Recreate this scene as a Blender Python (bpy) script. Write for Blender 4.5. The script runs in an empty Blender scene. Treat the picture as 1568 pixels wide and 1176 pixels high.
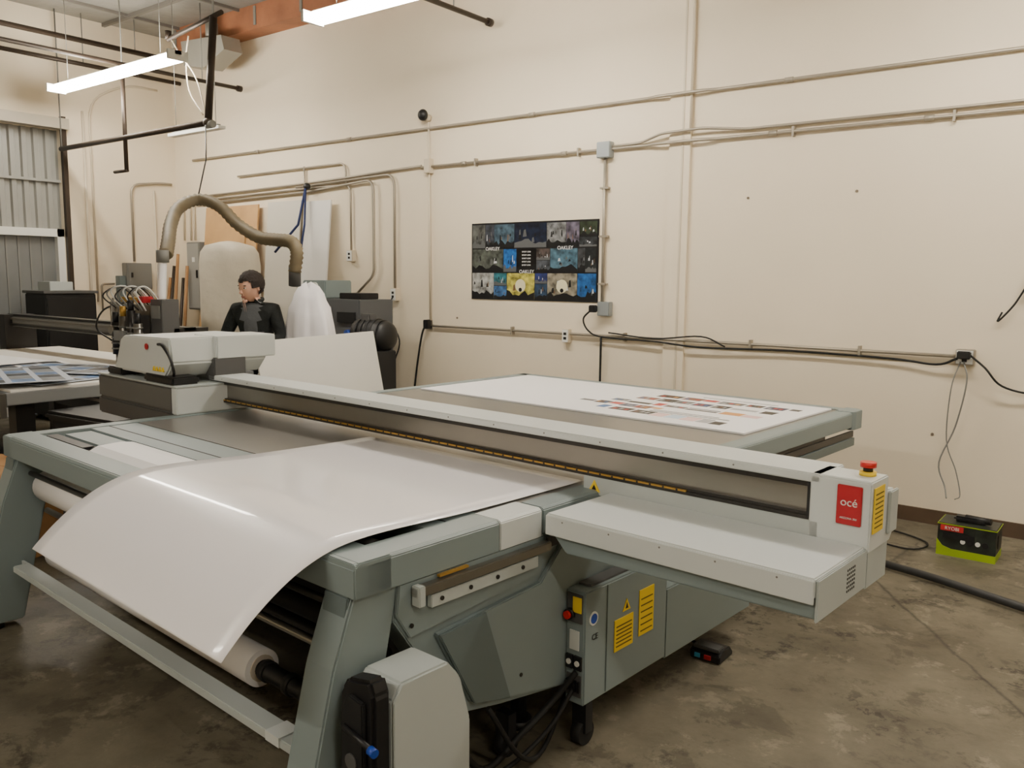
import bpy, bmesh, math, random
from mathutils import Vector, Matrix
random.seed(7)
S=bpy.context.scene
COL=S.collection
# ---------------------------------------------------------------- materials
def lin(c):
    c=c/255.0
    return c/12.92 if c<=0.04045 else ((c+0.055)/1.055)**2.4
def rgb(r,g,b): return (lin(r),lin(g),lin(b),1)
MATS={}
def mat(name,col,rough=.5,metal=0.0,var=0.0,vs=3.0,bump=0.0,bs=40.0,emit=None,es=1.0,coat=0.0,spec=None):
    if name in MATS: return MATS[name]
    m=bpy.data.materials.new(name); m.use_nodes=True
    nt=m.node_tree; b=nt.nodes["Principled BSDF"]
    c=rgb(*col)
    b.inputs["Base Color"].default_value=c
    b.inputs["Roughness"].default_value=rough
    b.inputs["Metallic"].default_value=metal
    if coat: b.inputs["Coat Weight"].default_value=coat; b.inputs["Coat Roughness"].default_value=.06
    if spec is not None: b.inputs["Specular IOR Level"].default_value=spec
    tc=nt.nodes.new("ShaderNodeTexCoord")
    if var>0:
        n=nt.nodes.new("ShaderNodeTexNoise"); n.inputs["Scale"].default_value=vs; n.inputs["Detail"].default_value=6
        r=nt.nodes.new("ShaderNodeValToRGB")
        r.color_ramp.elements[0].position=.3; r.color_ramp.elements[1].position=.7
        r.color_ramp.elements[0].color=tuple(x*(1-var) for x in c[:3])+(1,)
        r.color_ramp.elements[1].color=tuple(min(1,x*(1+var*.5)) for x in c[:3])+(1,)
        nt.links.new(tc.outputs["Object"],n.inputs["Vector"]); nt.links.new(n.outputs["Fac"],r.inputs["Fac"]); nt.links.new(r.outputs["Color"],b.inputs["Base Color"])
    if bump>0:
        n2=nt.nodes.new("ShaderNodeTexNoise"); n2.inputs["Scale"].default_value=bs; n2.inputs["Detail"].default_value=4
        bp=nt.nodes.new("ShaderNodeBump"); bp.inputs["Strength"].default_value=bump; bp.inputs["Distance"].default_value=.02
        nt.links.new(tc.outputs["Object"],n2.inputs["Vector"]); nt.links.new(n2.outputs["Fac"],bp.inputs["Height"]); nt.links.new(bp.outputs["Normal"],b.inputs["Normal"])
    if emit:
        b.inputs["Emission Color"].default_value=rgb(*emit); b.inputs["Emission Strength"].default_value=es
    MATS[name]=m; return m

WALL=mat("cream_paint",(234,221,197),.7,var=.06,vs=.8,bump=.12,bs=9)
CONDUIT=mat("galvanized_conduit",(162,154,140),.45,.5)
PAINTC=mat("painted_conduit",(208,196,174),.6)
BLACKM=mat("black_plastic",(20,20,22),.45)
RUBBER=mat("black_rubber",(16,16,16),.7)
DKPIPE=mat("dark_steel_pipe",(56,46,38),.5,.4)
GG=mat("grey_green_enamel",(128,141,142),.42,var=.03,vs=2)
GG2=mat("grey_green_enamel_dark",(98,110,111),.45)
LG=mat("light_grey_enamel",(208,213,212),.38)
LG2=mat("pale_grey_enamel",(180,187,186),.4)
BED=mat("aluminium_bed",(130,128,124),.28,.35,var=.03,vs=5)
STEEL=mat("brushed_steel",(146,142,134),.28,.85,var=.1,vs=2)
DKSTEEL=mat("dark_steel",(58,56,54),.35,.6)
WFILM=mat("white_film",(253,250,253),.3,coat=.5)
WPAPER=mat("white_paper",(244,243,244),.5)
YEL=mat("yellow_label",(240,205,40),.5)
RED=mat("red_label",(180,28,40),.4)
REDB=mat("red_button",(200,30,25),.35)
BRASS=mat("brass_strip",(190,150,70),.4,.6)
DKGREY=mat("dark_grey_plastic",(78,78,78),.5)
MIDGREY=mat("mid_grey_metal",(122,122,118),.5)
CHAR=mat("charcoal_interior",(22,23,25),.6)
BLUE=mat("blue_plastic",(30,70,170),.4)
WHITEP=mat("white_plastic",(225,225,220),.5)

# ---------------------------------------------------------------- mesh builder
class B:
    def __init__(s): s.bm=bmesh.new(); s.mats=[]
    def mi(s,m):
        if m not in s.mats: s.mats.append(m)
        return s.mats.index(m)
    def faces_of(s,vs,m,smooth=False):
        i=s.mi(m); fs=set()
        for v in vs:
            for f in v.link_faces: fs.add(f)
        for f in fs: f.material_index=i; f.smooth=smooth
        return fs
    def box(s,x0,x1,y0,y1,z0,z1,m,bev=0.0):
        r=bmesh.ops.create_cube(s.bm,size=1)
        vs=r['verts']
        for v in vs:
            v.co=Vector(((x0+x1)/2+v.co.x*(x1-x0),(y0+y1)/2+v.co.y*(y1-y0),(z0+z1)/2+v.co.z*(z1-z0)))
        s.faces_of(vs,m)
        if bev>0:
            es=list({e for v in vs for e in v.link_edges})
            bmesh.ops.bevel(s.bm,geom=es,offset=bev,segments=2,affect='EDGES',material=-1)
        return vs
    def obox(s,c,sx,sy,sz,rot,m):
        r=bmesh.ops.create_cube(s.bm,size=1); vs=r['verts']
        for v in vs:
            v.co=rot@Vector((v.co.x*sx,v.co.y*sy,v.co.z*sz))+Vector(c)
        s.faces_of(vs,m); return vs
    def prism(s,poly,axis,a0,a1,m,bev=0.0):
        def mk(p,a):
            l=[p[0],p[1]]; l.insert(axis,a); return Vector(l)
        n=len(poly)
        v0=[s.bm.verts.new(mk(p,a0)) for p in poly]; v1=[s.bm.verts.new(mk(p,a1)) for p in poly]
        fs=[s.bm.faces.new(v0),s.bm.faces.new(v1[::-1])]
        for i in range(n):
            fs.append(s.bm.faces.new((v0[i],v1[i],v1[(i+1)%n],v0[(i+1)%n])))
        i=s.mi(m)
        for f in fs: f.material_index=i
        bmesh.ops.recalc_face_normals(s.bm,faces=fs)
        if bev>0:
            es=list({e for f in fs for e in f.edges})
            bmesh.ops.bevel(s.bm,geom=es,offset=bev,segments=2,affect='EDGES',material=-1)
    def poly(s,pts,m,smooth=False):
        f=s.bm.faces.new([s.bm.verts.new(Vector(p)) for p in pts]); f.material_index=s.mi(m); f.smooth=smooth
    def tube(s,pts,r,m,seg=10,cap=True):
        pts=[Vector(p) for p in pts]; n=len(pts)
        rs=r if isinstance(r,(list,tuple)) else [r]*n
        rings=[]; up=None
        for i,p in enumerate(pts):
            t=(pts[min(i+1,n-1)]-pts[max(i-1,0)])
            if t.length<1e-9: t=Vector((0,0,1))
            t.normalize()
            if up is None:
                up=Vector((0,0,1)) if abs(t.z)<.9 else Vector((1,0,0))
            u=(up-t*up.dot(t))
            if u.length<1e-6: u=t.orthogonal()
            u.normalize(); w=t.cross(u); up=u
            rings.append([s.bm.verts.new(p+(u*math.cos(2*math.pi*k/seg)+w*math.sin(2*math.pi*k/seg))*rs[i]) for k in range(seg)])
        i0=s.mi(m)
        for a,b in zip(rings,rings[1:]):
            for k in range(seg):
                f=s.bm.faces.new((a[k],a[(k+1)%seg],b[(k+1)%seg],b[k])); f.material_index=i0; f.smooth=True
        if cap:
            for rg in (rings[0][::-1],rings[-1]):
                f=s.bm.faces.new(rg); f.material_index=i0
    def cyl(s,p0,p1,r,m,seg=20): s.tube([p0,p1],r,m,seg)
    def sphere(s,c,r,m,sc=(1,1,1),u=16,v=12,rot=None):
        R=bmesh.ops.create_uvsphere(s.bm,u_segments=u,v_segments=v,radius=r); vs=R['verts']
        for q in vs:
            l=Vector((q.co.x*sc[0],q.co.y*sc[1],q.co.z*sc[2]))
            if rot: l=rot@l
            q.co=l+Vector(c)
        s.faces_of(vs,m,True); return vs
    def make(s,name,parent=None,loc=None,rotz=None):
        me=bpy.data.meshes.new(name); bmesh.ops.recalc_face_normals(s.bm,faces=s.bm.faces[:]); s.bm.to_mesh(me); s.bm.free()
        for m in s.mats: me.materials.append(m)
        o=bpy.data.objects.new(name,me); COL.objects.link(o)
        if parent: o.parent=parent
        if loc: o.location=loc
        if rotz is not None: o.rotation_euler=(0,0,rotz)
        return o
def empty(name,loc=(0,0,0),rotz=0):
    o=bpy.data.objects.new(name,None); COL.objects.link(o); o.location=loc; o.rotation_euler=(0,0,rotz); o.empty_display_size=.1
    return o
def crom(pts,k=6):
    P=[Vector(p) for p in pts]; P=[P[0]*2-P[1]]+P+[P[-1]*2-P[-2]]; out=[]
    for i in range(1,len(P)-2):
        for j in range(k):
            t=j/k; a,b,c,d=P[i-1],P[i],P[i+1],P[i+2]
            out.append(.5*((2*b)+(c-a)*t+(2*a-5*b+4*c-d)*t*t+(3*b-a-3*c+d)*t**3))
    out.append(P[-2]); return out
def bendpath(pts,r=.08,k=5):
    P=[Vector(p) for p in pts]; out=[P[0]]
    for i in range(1,len(P)-1):
        a=(P[i-1]-P[i]); b=(P[i+1]-P[i]); rr=min(r,a.length*.45,b.length*.45)
        a=P[i]+a.normalized()*rr; b=P[i]+b.normalized()*rr
        for j in range(k+1):
            t=j/k; out.append(a*(1-t)**2+P[i]*2*t*(1-t)+b*t*t)
    out.append(P[-1]); return out
def text(body,size,m,parent,loc,rot,name):
    cu=bpy.data.curves.new(name,'FONT'); cu.body=body; cu.size=size; cu.extrude=.0008; cu.align_x='CENTER'; cu.align_y='CENTER'
    cu.materials.append(m); o=bpy.data.objects.new(name,cu); COL.objects.link(o); o.parent=parent; o.location=loc; o.rotation_euler=rot
    return o

# ---------------------------------------------------------------- room
XL,XR,YF,YB,ZC=-10.4,4.5,-5.0,6.23,4.62
def floor_mat():
    m=bpy.data.materials.new("stained_concrete"); m.use_nodes=True; nt=m.node_tree; b=nt.nodes["Principled BSDF"]; L=nt.links.new
    tc=nt.nodes.new("ShaderNodeTexCoord")
    def noise(sc,det=8,rough=.6,dist=0):
        n=nt.nodes.new("ShaderNodeTexNoise"); n.inputs["Scale"].default_value=sc; n.inputs["Detail"].default_value=det; n.inputs["Roughness"].default_value=rough; n.inputs["Distortion"].default_value=dist
        L(tc.outputs["Object"],n.inputs["Vector"]); return n
    def ramp(src,p0,c0,p1,c1):
        r=nt.nodes.new("ShaderNodeValToRGB"); e=r.color_ramp.elements; e[0].position=p0; e[1].position=p1; e[0].color=c0; e[1].color=c1
        L(src,r.inputs["Fac"]); return r
    base=ramp(noise(1.1,10,.7).outputs["Fac"],.36,rgb(78,72,58),.62,rgb(118,111,94))
    st=ramp(noise(3.1,12,.72,.4).outputs["Fac"],.42,(.30,.28,.26,1),.46,(1,1,1,1))
    st2=ramp(noise(10,12,.75,.2).outputs["Fac"],.42,(.35,.34,.32,1),.47,(1,1,1,1))
    msk=ramp(noise(1.7,4,.5,.1).outputs["Fac"],.48,(0,0,0,1),.58,(1,1,1,1))
    lt=ramp(noise(4.3,10,.75,.2).outputs["Fac"],.56,(0,0,0,1),.62,(1,1,1,1))
    vor=nt.nodes.new("ShaderNodeTexVoronoi"); vor.feature='DISTANCE_TO_EDGE'; vor.inputs["Scale"].default_value=.3
    nd=noise(5,8,.7); mx0=nt.nodes.new("ShaderNodeMix"); mx0.data_type='VECTOR'; mx0.inputs[0].default_value=.07
    L(tc.outputs["Object"],mx0.inputs[4]); L(nd.outputs["Color"],mx0.inputs[5]); L(mx0.outputs[1],vor.inputs["Vector"])
    cr=ramp(vor.outputs["Distance"],.0008,(.15,.15,.15,1),.004,(1,1,1,1))
    def mix(a,bb,mode,f):
        x=nt.nodes.new("ShaderNodeMix"); x.data_type='RGBA'; x.blend_type=mode
        if isinstance(f,float): x.inputs[0].default_value=f
        else: L(f,x.inputs[0])
        L(a,x.inputs[6])
        if isinstance(bb,tuple): x.inputs[7].default_value=bb
        else: L(bb,x.inputs[7])
        return x.outputs[2]
    c=mix(base.outputs["Color"],st.outputs["Color"],'MULTIPLY',.5)
    c=mix(c,st2.outputs["Color"],'MULTIPLY',msk.outputs["Color"])
    lf=nt.nodes.new("ShaderNodeMath"); lf.operation='MULTIPLY'; lf.inputs[1].default_value=.38; L(lt.outputs["Color"],lf.inputs[0])
    c=mix(c,rgb(158,150,132),'MIX',lf.outputs[0])
    c=mix(c,cr.outputs["Color"],'MULTIPLY',.8)
    L(c,b.inputs["Base Color"])
    rr=ramp(noise(1.7,6).outputs["Fac"],.3,(.38,.38,.38,1),.7,(.65,.65,.65,1)); L(rr.outputs["Color"],b.inputs["Roughness"])
    bp=nt.nodes.new("ShaderNodeBump"); bp.inputs["Strength"].default_value=.15; bp.inputs["Distance"].default_value=.01
    L(noise(30,6).outputs["Fac"],bp.inputs["Height"]); L(bp.outputs["Normal"],b.inputs["Normal"])
    return m
b=B(); b.box(XL,XR,YF,YB,-.1,0,floor_mat()); b.make("floor")
CEIL=mat("foil_insulation",(132,130,124),.5,.0,var=.35,vs=1.6,bump=.8,bs=5)
b=B(); b.box(XL,XR,YF,YB,ZC,ZC+.1,CEIL)
for i in range(12):
    x=XL+.6+i*1.22
    b.box(x-.015,x+.015,YF,YB,ZC-.03,ZC,mat("ceiling_batten",(104,100,94),.6))
for i in range(9):
    y=YF+.6+i*1.22
    b.box(XL,XR,y-.02,y+.02,ZC-.04,ZC,MATS["ceiling_batten"])
b.make("ceiling")
b=B(); b.box(XL-.2,XR+.2,YB,YB+.2,0,ZC,WALL)
b.box(-3.24,-3.06,YB-.03,YB,0,ZC,WALL); b.box(-3.13,-3.115,YB-.036,YB-.03,0,ZC,PAINTC)
DARKMARK=mat("dark_spot",(120,106,90),.8)
for x,z in((-2.58,2.26),(-1.79,2.27),(-5.5,1.25),(-1.2,.62)): b.cyl((x,YB+.001,z),(x,YB-.005,z),.010,DARKMARK,10)
b.make("wall_back")
b=B(); b.box(XL-.2,XL,4.78,YB,0,ZC,WALL); b.box(XL-.2,XL,YF,1.2,0,ZC,WALL); b.box(XL-.2,XL,1.2,4.78,3.3,ZC,WALL); b.make("wall_left")
b=B(); b.box(XL,XR,YF-.2,YF,0,ZC,WALL); b.make("wall_front")
b=B(); b.box(XR,XR+.2,YF-.2,YB,0,ZC,WALL); b.make("wall_right")
BASE=mat("brown_baseboard",(84,66,50),.6,var=.2,vs=6)
b=B(); b.box(XL,XR,YB-.015,YB,0,.1,BASE); b.make("baseboard_back")
b=B(); b.box(XL,XL+.015,4.9,YB-.02,0,.1,BASE); b.make("baseboard_left")
# roll-up door
door=empty("door_1",(XL,0,0))
b=B(); DOORM=mat("corrugated_door",(150,150,145),.5,.2,var=.08,vs=2)
y=1.2; pts=[]
while y<4.78:
    for dy,dx in((0,0),(.05,0),(.065,.03),(.115,.03),(.13,0)): pts.append((y+dy,dx))
    y+=.13
pts=[p for p in pts if p[0]<=4.78]
for (y0,d0),(y1,d1) in zip(pts,pts[1:]):
    if y1-y0<1e-6: continue
    b.poly([(-.1+d0,y0,2.16),(-.1+d1,y1,2.16),(-.1+d1,y1,3.3),(-.1+d0,y0,3.3)],DOORM)
b.box(-.12,-.04,1.2,4.78,2.7,2.73,DOORM)
b.make("door_curtain",door)
b=B(); b.box(-.12,-.02,1.2,4.78,2.07,2.16,WHITEP); b.box(-.12,-.02,4.70,4.78,0,2.16,WHITEP)
b.box(-.12,-.02,3.6,3.66,0,2.08,WHITEP); b.box(-.12,-.02,1.2,4.7,0,.1,WHITEP); b.make("door_bar_frame",door)
b=B(); b.box(-.13,-.1,1.2,4.7,.1,2.07,mat("dark_glazing",(118,120,120),.35,var=.2,vs=2)); 
for i in range(26):
    yy=1.3+i*.13; b.box(-.1,-.09,yy-.008,yy+.008,.1,2.07,MIDGREY)
b.make("door_mesh_panel",door)
b=B(); b.box(0.0,.06,4.78,4.83,0,3.45,DKPIPE); b.box(0,.12,1.2,4.84,3.3,3.42,mat("door_header",(170,162,146),.6)); b.make("door_jamb",door)
WOOD=mat("glulam_wood",(160,104,72),.65,var=.35,vs=2.5,bump=.2,bs=20)
b=B(); b.box(-9.9,-3.2,YB-.24,YB-.001,4.36,ZC,WOOD)
for i in range(9): b.box(-9.9+i*.8,-9.86+i*.8,YB-.25,YB-.24,4.4,ZC-.02,MIDGREY)
b.make("trim_1")
# ---------------------------------------------------------------- conduits on back wall
yc=YB-.028
def strap(b,x,z): b.box(x-.008,x+.008,yc-.016,YB,z-.035,z+.035,CONDUIT)
def coupling(b,x,z): b.cyl((x-.03,yc,z),(x+.03,yc,z),.019,CONDUIT,10)
b=B()
def hline(x0,x1,z,r=.012,m=CONDUIT):
    b.tube([(x0,yc,z),(x1,yc,z)],r,m,8)
def over(x0,x1,z,r=.012):
    b.tube(bendpath([(x0,yc,z),(-3.45,yc,z),(-3.35,yc-.03,z),(-2.95,yc-.03,z),(-2.85,yc,z),(x1,yc,z)],.03),r,CONDUIT,8)
over(-9.95,4.4,3.08,.013)
over(-5.95,4.4,2.715,.013)
b.tube(bendpath([(-3.9,yc,2.73),(-3.5,yc,2.74),(-3.3,yc-.035,2.79),(-2.95,yc-.035,2.80),(-2.6,yc,2.765),(4.4,yc,2.765)],.05),.011,CONDUIT,8)
for x in(-8.6,-7.0,-4.6,-2.3,-.6,.9): coupling(b,x,3.08)
for x in(-5.4,-4.25,-2.4,-1.35,.6): coupling(b,x,2.715); strap(b,x+.15,2.715)
b.tube(bendpath([(-9.9,yc,2.62),(-7.9,yc,2.66),(-7.2,yc,2.68),(-5.95,yc,2.73)],.1),.012,CONDUIT,8)
b.tube(bendpath([(-9.9,yc,2.57),(-7.6,yc,2.61),(-6.99,yc,2.61),(-6.99,yc,1.9)],.1),.011,CONDUIT,8)
b.tube(bendpath([(-9.9,yc,2.53),(-7.7,yc,2.57),(-6.62,yc-.02,2.64),(-6.62,yc-.02,1.85),(-6.62,yc-.02,1.66),(-6.9,yc-.02,1.45)],.12),.014,CONDUIT,8)
b.tube(bendpath([(-7.9,yc,2.63),(-6.33,yc,2.68),(-6.33,yc,1.5)],.13),.013,CONDUIT,8)
b.tube(bendpath([(-9.0,yc,2.82),(-7.06,yc,2.84),(-7.06,yc,2.6)],.1),.011,CONDUIT,8)
b.tube([(-7.75,yc,2.85),(-7.75,yc,2.5)],.012,CONDUIT,8)
b.tube([(-5.85,yc,3.14),(-5.83,yc,1.16)],.011,PAINTC,8)
hline(-5.8,-1.05,1.16,.012,CONDUIT)
for x in(-4.8,-3.6,-2.5,-1.7): strap(b,x,1.16)
b.tube([(-3.83,yc,2.70),(-3.83,yc,1.42)],.014,CONDUIT,8)
for z in(2.4,2.0,1.6): b.box(-3.87,-3.79,yc-.016,YB,z-.008,z+.008,CONDUIT)
b.tube([(-3.06,yc,ZC-.01),(-3.06,yc,2.8)],.012,PAINTC,8)
for i,x in enumerate((-10.2,-10.05,-9.96)):
    b.tube(bendpath([(x,yc,2.08),(x,yc,2.55-i*.05+.1),(x+.3,yc,2.62-i*.05)],.08),.012,PAINTC,8)
b.make("conduit_run")
def jbox(name,x,z,w,h,d=.05,m=None,outlet=False):
    b=B(); b.box(x-w/2,x+w/2,YB-d,YB-.0005,z-h/2,z+h/2,m or CONDUIT,.004)
    b.box(x-w/2+.006,x+w/2-.006,YB-d-.004,YB-d,z-h/2+.006,z+h/2-.006,WHITEP if outlet else (m or CONDUIT))
    if outlet:
        for dz in(-.02,.02): b.box(x-.015,x+.015,YB-d-.006,YB-d-.003,z+dz-.012,z+dz+.012,BLACKM)
    return b.make(name)
JB=mat("junction_grey",(150,156,158),.45,.3)
jbox("junction_box",-3.83,2.71,.13,.13,.07,JB); jbox("junction_box",-3.80,1.39,.12,.12,.06,JB); jbox("junction_box",-5.85,2.72,.08,.14,.06,PAINTC)
jbox("electrical_outlet",-4.19,1.14,.07,.12,.05,PAINTC,True); jbox("electrical_outlet",-1.03,1.16,.11,.1,.06,None,True); jbox("electrical_outlet",-6.99,1.86,.09,.12,.06,PAINTC,True)
jbox("electrical_outlet",-6.33,1.46,.08,.13,.06,PAINTC,True)
b=B(); b.cyl((-5.87,YB-.001,3.18),(-5.87,YB-.06,3.18),.035,PAINTC,14); b.sphere((-5.87,YB-.09,3.2),.055,BLACKM,(1,.8,1)); b.make("alarm_horn")
b=B()
b.tube(crom([(-1.03,YB-.07,1.13),(-1.0,YB-.1,1.0),(-1.05,YB-.08,.7),(-1.13,YB-.09,.45),(-1.08,YB-.12,.3),(-1.05,YB-.2,.24)]),.005,MIDGREY,6)
b.tube(crom([(-1.05,YB-.07,1.13),(-1.09,YB-.09,.95),(-1.1,YB-.06,.6),(-1.03,YB-.06,.4),(-.99,YB-.09,.25),(-1.0,YB-.2,.24)]),.004,MIDGREY,6)
b.tube(crom([(-1.0,YB-.08,1.18),(-.9,YB-.1,1.1),(-.8,YB-.08,.99),(-.6,YB-.05,.95),(-.3,YB-.05,.98),(.1,YB-.05,1.1)]),.007,RUBBER,6)
b.box(-1.07,-.99,YB-.11,YB-.066,1.15,1.2,BLACKM,.006)
b.make("power_cord")
b=B()
b.tube(crom([(-3.9,YB-.09,1.38),(-3.97,YB-.1,1.3),(-3.93,YB-.08,1.2),(-3.8,YB-.05,1.15),(-3.3,YB-.06,1.14),(-2.9,YB-.05,1.115),(-2.2,YB-.04,1.13),(-1.5,YB-.04,1.12),(-1.2,YB-.05,1.10),(-1.07,YB-.08,1.15)]),.008,RUBBER,6)
b.tube(crom([(-3.82,YB-.05,1.15),(-3.82,YB-.05,.8),(-3.82,YB-.05,.3),(-3.85,YB-.1,.02)]),.011,RUBBER,6)
b.tube(crom([(-3.75,YB-.045,1.19),(-3.3,YB-.07,1.165),(-2.9,YB-.05,1.2),(-2.7,YB-.04,1.13)]),.006,RUBBER,6)
b.box(-3.91,-3.85,YB-.12,YB-.065,1.36,1.42,BLACKM,.006)
b.make("power_cord")
b=B()
b.tube(crom([(-5.84,YB-.05,1.18),(-5.9,YB-.07,1.1),(-5.98,YB-.06,.8),(-6.05,YB-.06,.4),(-6.1,YB-.12,.02)]),.011,RUBBER,6)
b.tube(crom([(-6.33,YB-.07,1.43),(-6.38,YB-.1,1.25),(-6.2,YB-.1,1.0),(-6.3,YB-.1,.7),(-6.4,YB-.2,.02)]),.008,RUBBER,6)
b.box(-5.88,-5.82,YB-.09,YB-.01,1.13,1.22,BLACKM,.006)
b.make("power_cord")
b=B()
b.tube(crom([(-.72,YB-.04,1.62),(-.78,YB-.05,1.5),(-.86,YB-.04,1.4),(-.84,YB-.03,1.46)]),.006,RUBBER,6); b.sphere((-.70,YB-.06,1.64),.035,BLACKM,(.8,.7,1.4)); b.tube(crom([(-.72,YB-.05,1.6),(-.6,YB-.05,1.4),(-.5,YB-.05,1.2)]),.006,RUBBER,6)
b.make("wall_hook_cable")
b=B(); xw=XL+.03
b.tube([(xw,5.04,0.1),(xw,5.04,3.55)],.015,PAINTC,8)
b.tube(bendpath([(xw,5.12,1.3),(xw,5.12,3.7),(xw,5.6,3.95),(xw,6.0,3.95)],.25),.013,PAINTC,8)
b.tube(bendpath([(xw,5.17,1.2),(xw,5.17,1.52),(xw,5.33,1.52)],.04),.012,CONDUIT,8)
b.tube(bendpath([(xw,5.60,1.8),(xw,5.60,2.75),(xw,6.0,2.8),(xw,6.15,2.8)],.12),.015,CONDUIT,8)
b.tube([(xw,5.9,0.2),(xw,5.9,2.7)],.012,PAINTC,8)
b.make("conduit_riser")
b=B(); b.box(XL+.001,XL+.12,5.45,5.78,1.45,1.78,MIDGREY,.006); b.box(XL+.12,XL+.128,5.47,5.76,1.47,1.76,MIDGREY); b.box(XL+.128,XL+.14,5.5,5.52,1.6,1.66,BLACKM)
b.box(XL+.001,XL+.1,5.36,5.44,1.2,1.62,GG2,.004); b.make("electrical_panel")
b=B(); b.box(-9.95,-9.66,YB-.16,YB-.001,1.2,2.05,MIDGREY,.008); b.box(-9.93,-9.68,YB-.168,YB-.16,1.22,2.03,mat("panel_grey",(150,150,145),.45)); b.box(-9.72,-9.70,YB-.185,YB-.168,1.6,1.7,BLACKM)
b.box(-9.82,-9.76,YB-.17,YB-.166,1.8,1.86,WHITEP); b.make("electrical_cabinet")
# ---------------------------------------------------------------- ceiling pipes
def pipe_hanger(name,x,z,y0,y1,r=.022):
    b=B(); b.cyl((x,y0,z),(x,y1,z),r,DKPIPE,12)
    b.cyl((x,y1-.05,z),(x,y1+.001,z),r*1.6,DKPIPE,12)
    for yy in(y0+.6,y1-.5): b.cyl((x,yy,z),(x,yy,ZC),.006,MIDGREY,8)
    return b.make(name)
pipe_hanger("sprinkler_pipe",-8.75,3.79,-1,YB-.12)
pipe_hanger("sprinkler_pipe",-5.0,3.9,-1,YB-.12)
b=B(); b.cyl((-9.95,-2,4.25),(-9.95,YB-.3,4.25),.03,DKPIPE,12); b.cyl((-10.2,4.0,4.05),(-10.2,YB-.01,4.05),.025,DKPIPE,12)
for yy in (0,5.5): b.cyl((-9.95,yy,4.25),(-9.95,yy,ZC),.006,MIDGREY,8)
b.cyl((-10.2,5,4.05),(-10.2,5,ZC),.006,MIDGREY,8)
b.make("sprinkler_main")
b=B(); b.prism([(-9.35,4.33),(-8.55,4.28),(-8.5,4.12),(-8.9,3.98),(-9.3,4.05)],1,YB-.5,YB-.26,mat("galv_sheet",(150,148,140),.4,.3)); b.cyl((-8.95,YB-.35,4.3),(-8.95,YB-.35,4.5),.07,MATS["galv_sheet"]); b.make("duct_vent")
b=B(); yt=4.74
b.cyl((-10.3,yt,3.07),(-7.32,yt,3.07),.028,DKPIPE,12); b.tube([(-7.32,yt,3.07),(-7.18,yt,4.0)],.035,DKPIPE,12); b.cyl((-7.18,yt,4.0),(-7.16,yt,ZC),.007,MIDGREY,8); b.cyl((-10.28,yt,3.07),(-10.28,yt,ZC),.008,MIDGREY,8)
b.sphere((-7.32,yt,3.07),.05,DKPIPE); b.cyl((-7.34,yt,3.05),(-7.24,yt,3.05),.035,MIDGREY)
b.cyl((-7.95,yt,3.92),(-7.05,yt,4.02),.022,DKPIPE); b.cyl((-7.95,yt,3.92),(-7.95,yt,4.0),.03,DKPIPE)
b.tube(crom([(-7.4,yt,3.15),(-7.62,yt,3.4),(-7.65,yt,3.7),(-7.6,yt,3.9)]),.007,PAINTC,8)
b.tube(crom([(-7.35,yt,3.15),(-7.5,yt,3.5),(-7.75,yt,3.75),(-7.9,yt,3.92)]),.007,PAINTC,8)
b.cyl((-8.85,yt,3.68),(-8.85,yt,2.73),.022,DKPIPE); b.cyl((-9.1,yt,2.73),(-8.83,yt,2.73),.018,DKPIPE)
b.cyl((-8.85,yt,3.68),(-8.85,yt,ZC),.006,MIDGREY)
b.make("pipe_trapeze")
b=B(); b.box(-8.3,-7.4,4.9,4.98,3.05,3.08,WHITEP); b.box(-8.25,-7.45,4.92,4.96,3.08,3.1,MIDGREY); b.cyl((-8.2,4.94,3.1),(-8.2,4.94,ZC),.003,MIDGREY,6); b.cyl((-7.5,4.94,3.1),(-7.5,4.94,ZC),.003,MIDGREY,6); b.make("cable_tray")

# ---------------------------------------------------------------- fluorescent lamps
TUBE=mat("fluorescent_tube",(255,250,240),.3,emit=(255,246,230),es=88)
HOUS=mat("lamp_housing",(225,225,220),.4)
def lamp(x0,y,z=3.63):
    e=empty("fluorescent_lamp",(x0,y,z))
    b=B(); b.prism([(-.035,.02),(-.03,.055),(.03,.055),(.035,.02)],0,0,2.44,HOUS); b.box(0,.03,-.1,.1,-.03,.055,HOUS); b.box(2.41,2.44,-.1,.1,-.03,.055,HOUS)
    for dx in(.3,2.14): b.cyl((dx,0,.05),(dx,0,ZC-z),.003,MIDGREY,6)
    b.make("housing",e)
    b=B()
    for dy in(-.068,.068): b.cyl((.03,dy,.0),(2.41,dy,.0),.027,TUBE,12)
    b.make("tubes",e)
lamp(-9.83,4.5); lamp(-5.5,4.5); lamp(-1.4,4.5)
lamp(.9,.0); lamp(-4.2,-1.6)
# ---------------------------------------------------------------- poster
p=empty("photo_poster",(-5.31,YB-.004,1.44))
PW,PH=1.42,.71
b=B(); b.box(0,PW,-.004,0.003,0,PH,mat("poster_board",(22,22,26),.35)); b.make("board",p)
big=[
(0,.68,.19,.32,(92,94,92)),(.19,.68,.17,.32,(70,92,108)),(.36,.68,.26,.32,(20,30,52)),(.62,.68,.25,.32,(122,124,126)),(.87,.68,.13,.32,(52,56,60)),
(0,.36,.27,.31,(84,90,84)),(.27,.36,.11,.31,(36,98,168)),(.38,.36,.16,.31,(10,11,13)),(.54,.36,.11,.31,(78,84,92)),(.65,.36,.21,.31,(74,106,124)),(.86,.36,.14,.31,(60,62,66)),
(0,.0,.19,.35,(164,166,164)),(.19,.0,.11,.35,(62,106,158)),(.30,.0,.23,.35,(188,180,84)),(.53,.0,.1,.35,(44,66,92)),(.63,.0,.23,.35,(140,134,118)),(.86,.0,.14,.35,(36,90,152))]
Y13=big[13][4]; Y15=big[15][4]; KK=big[7][4]
rp=random.Random(5); cells=[]
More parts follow.
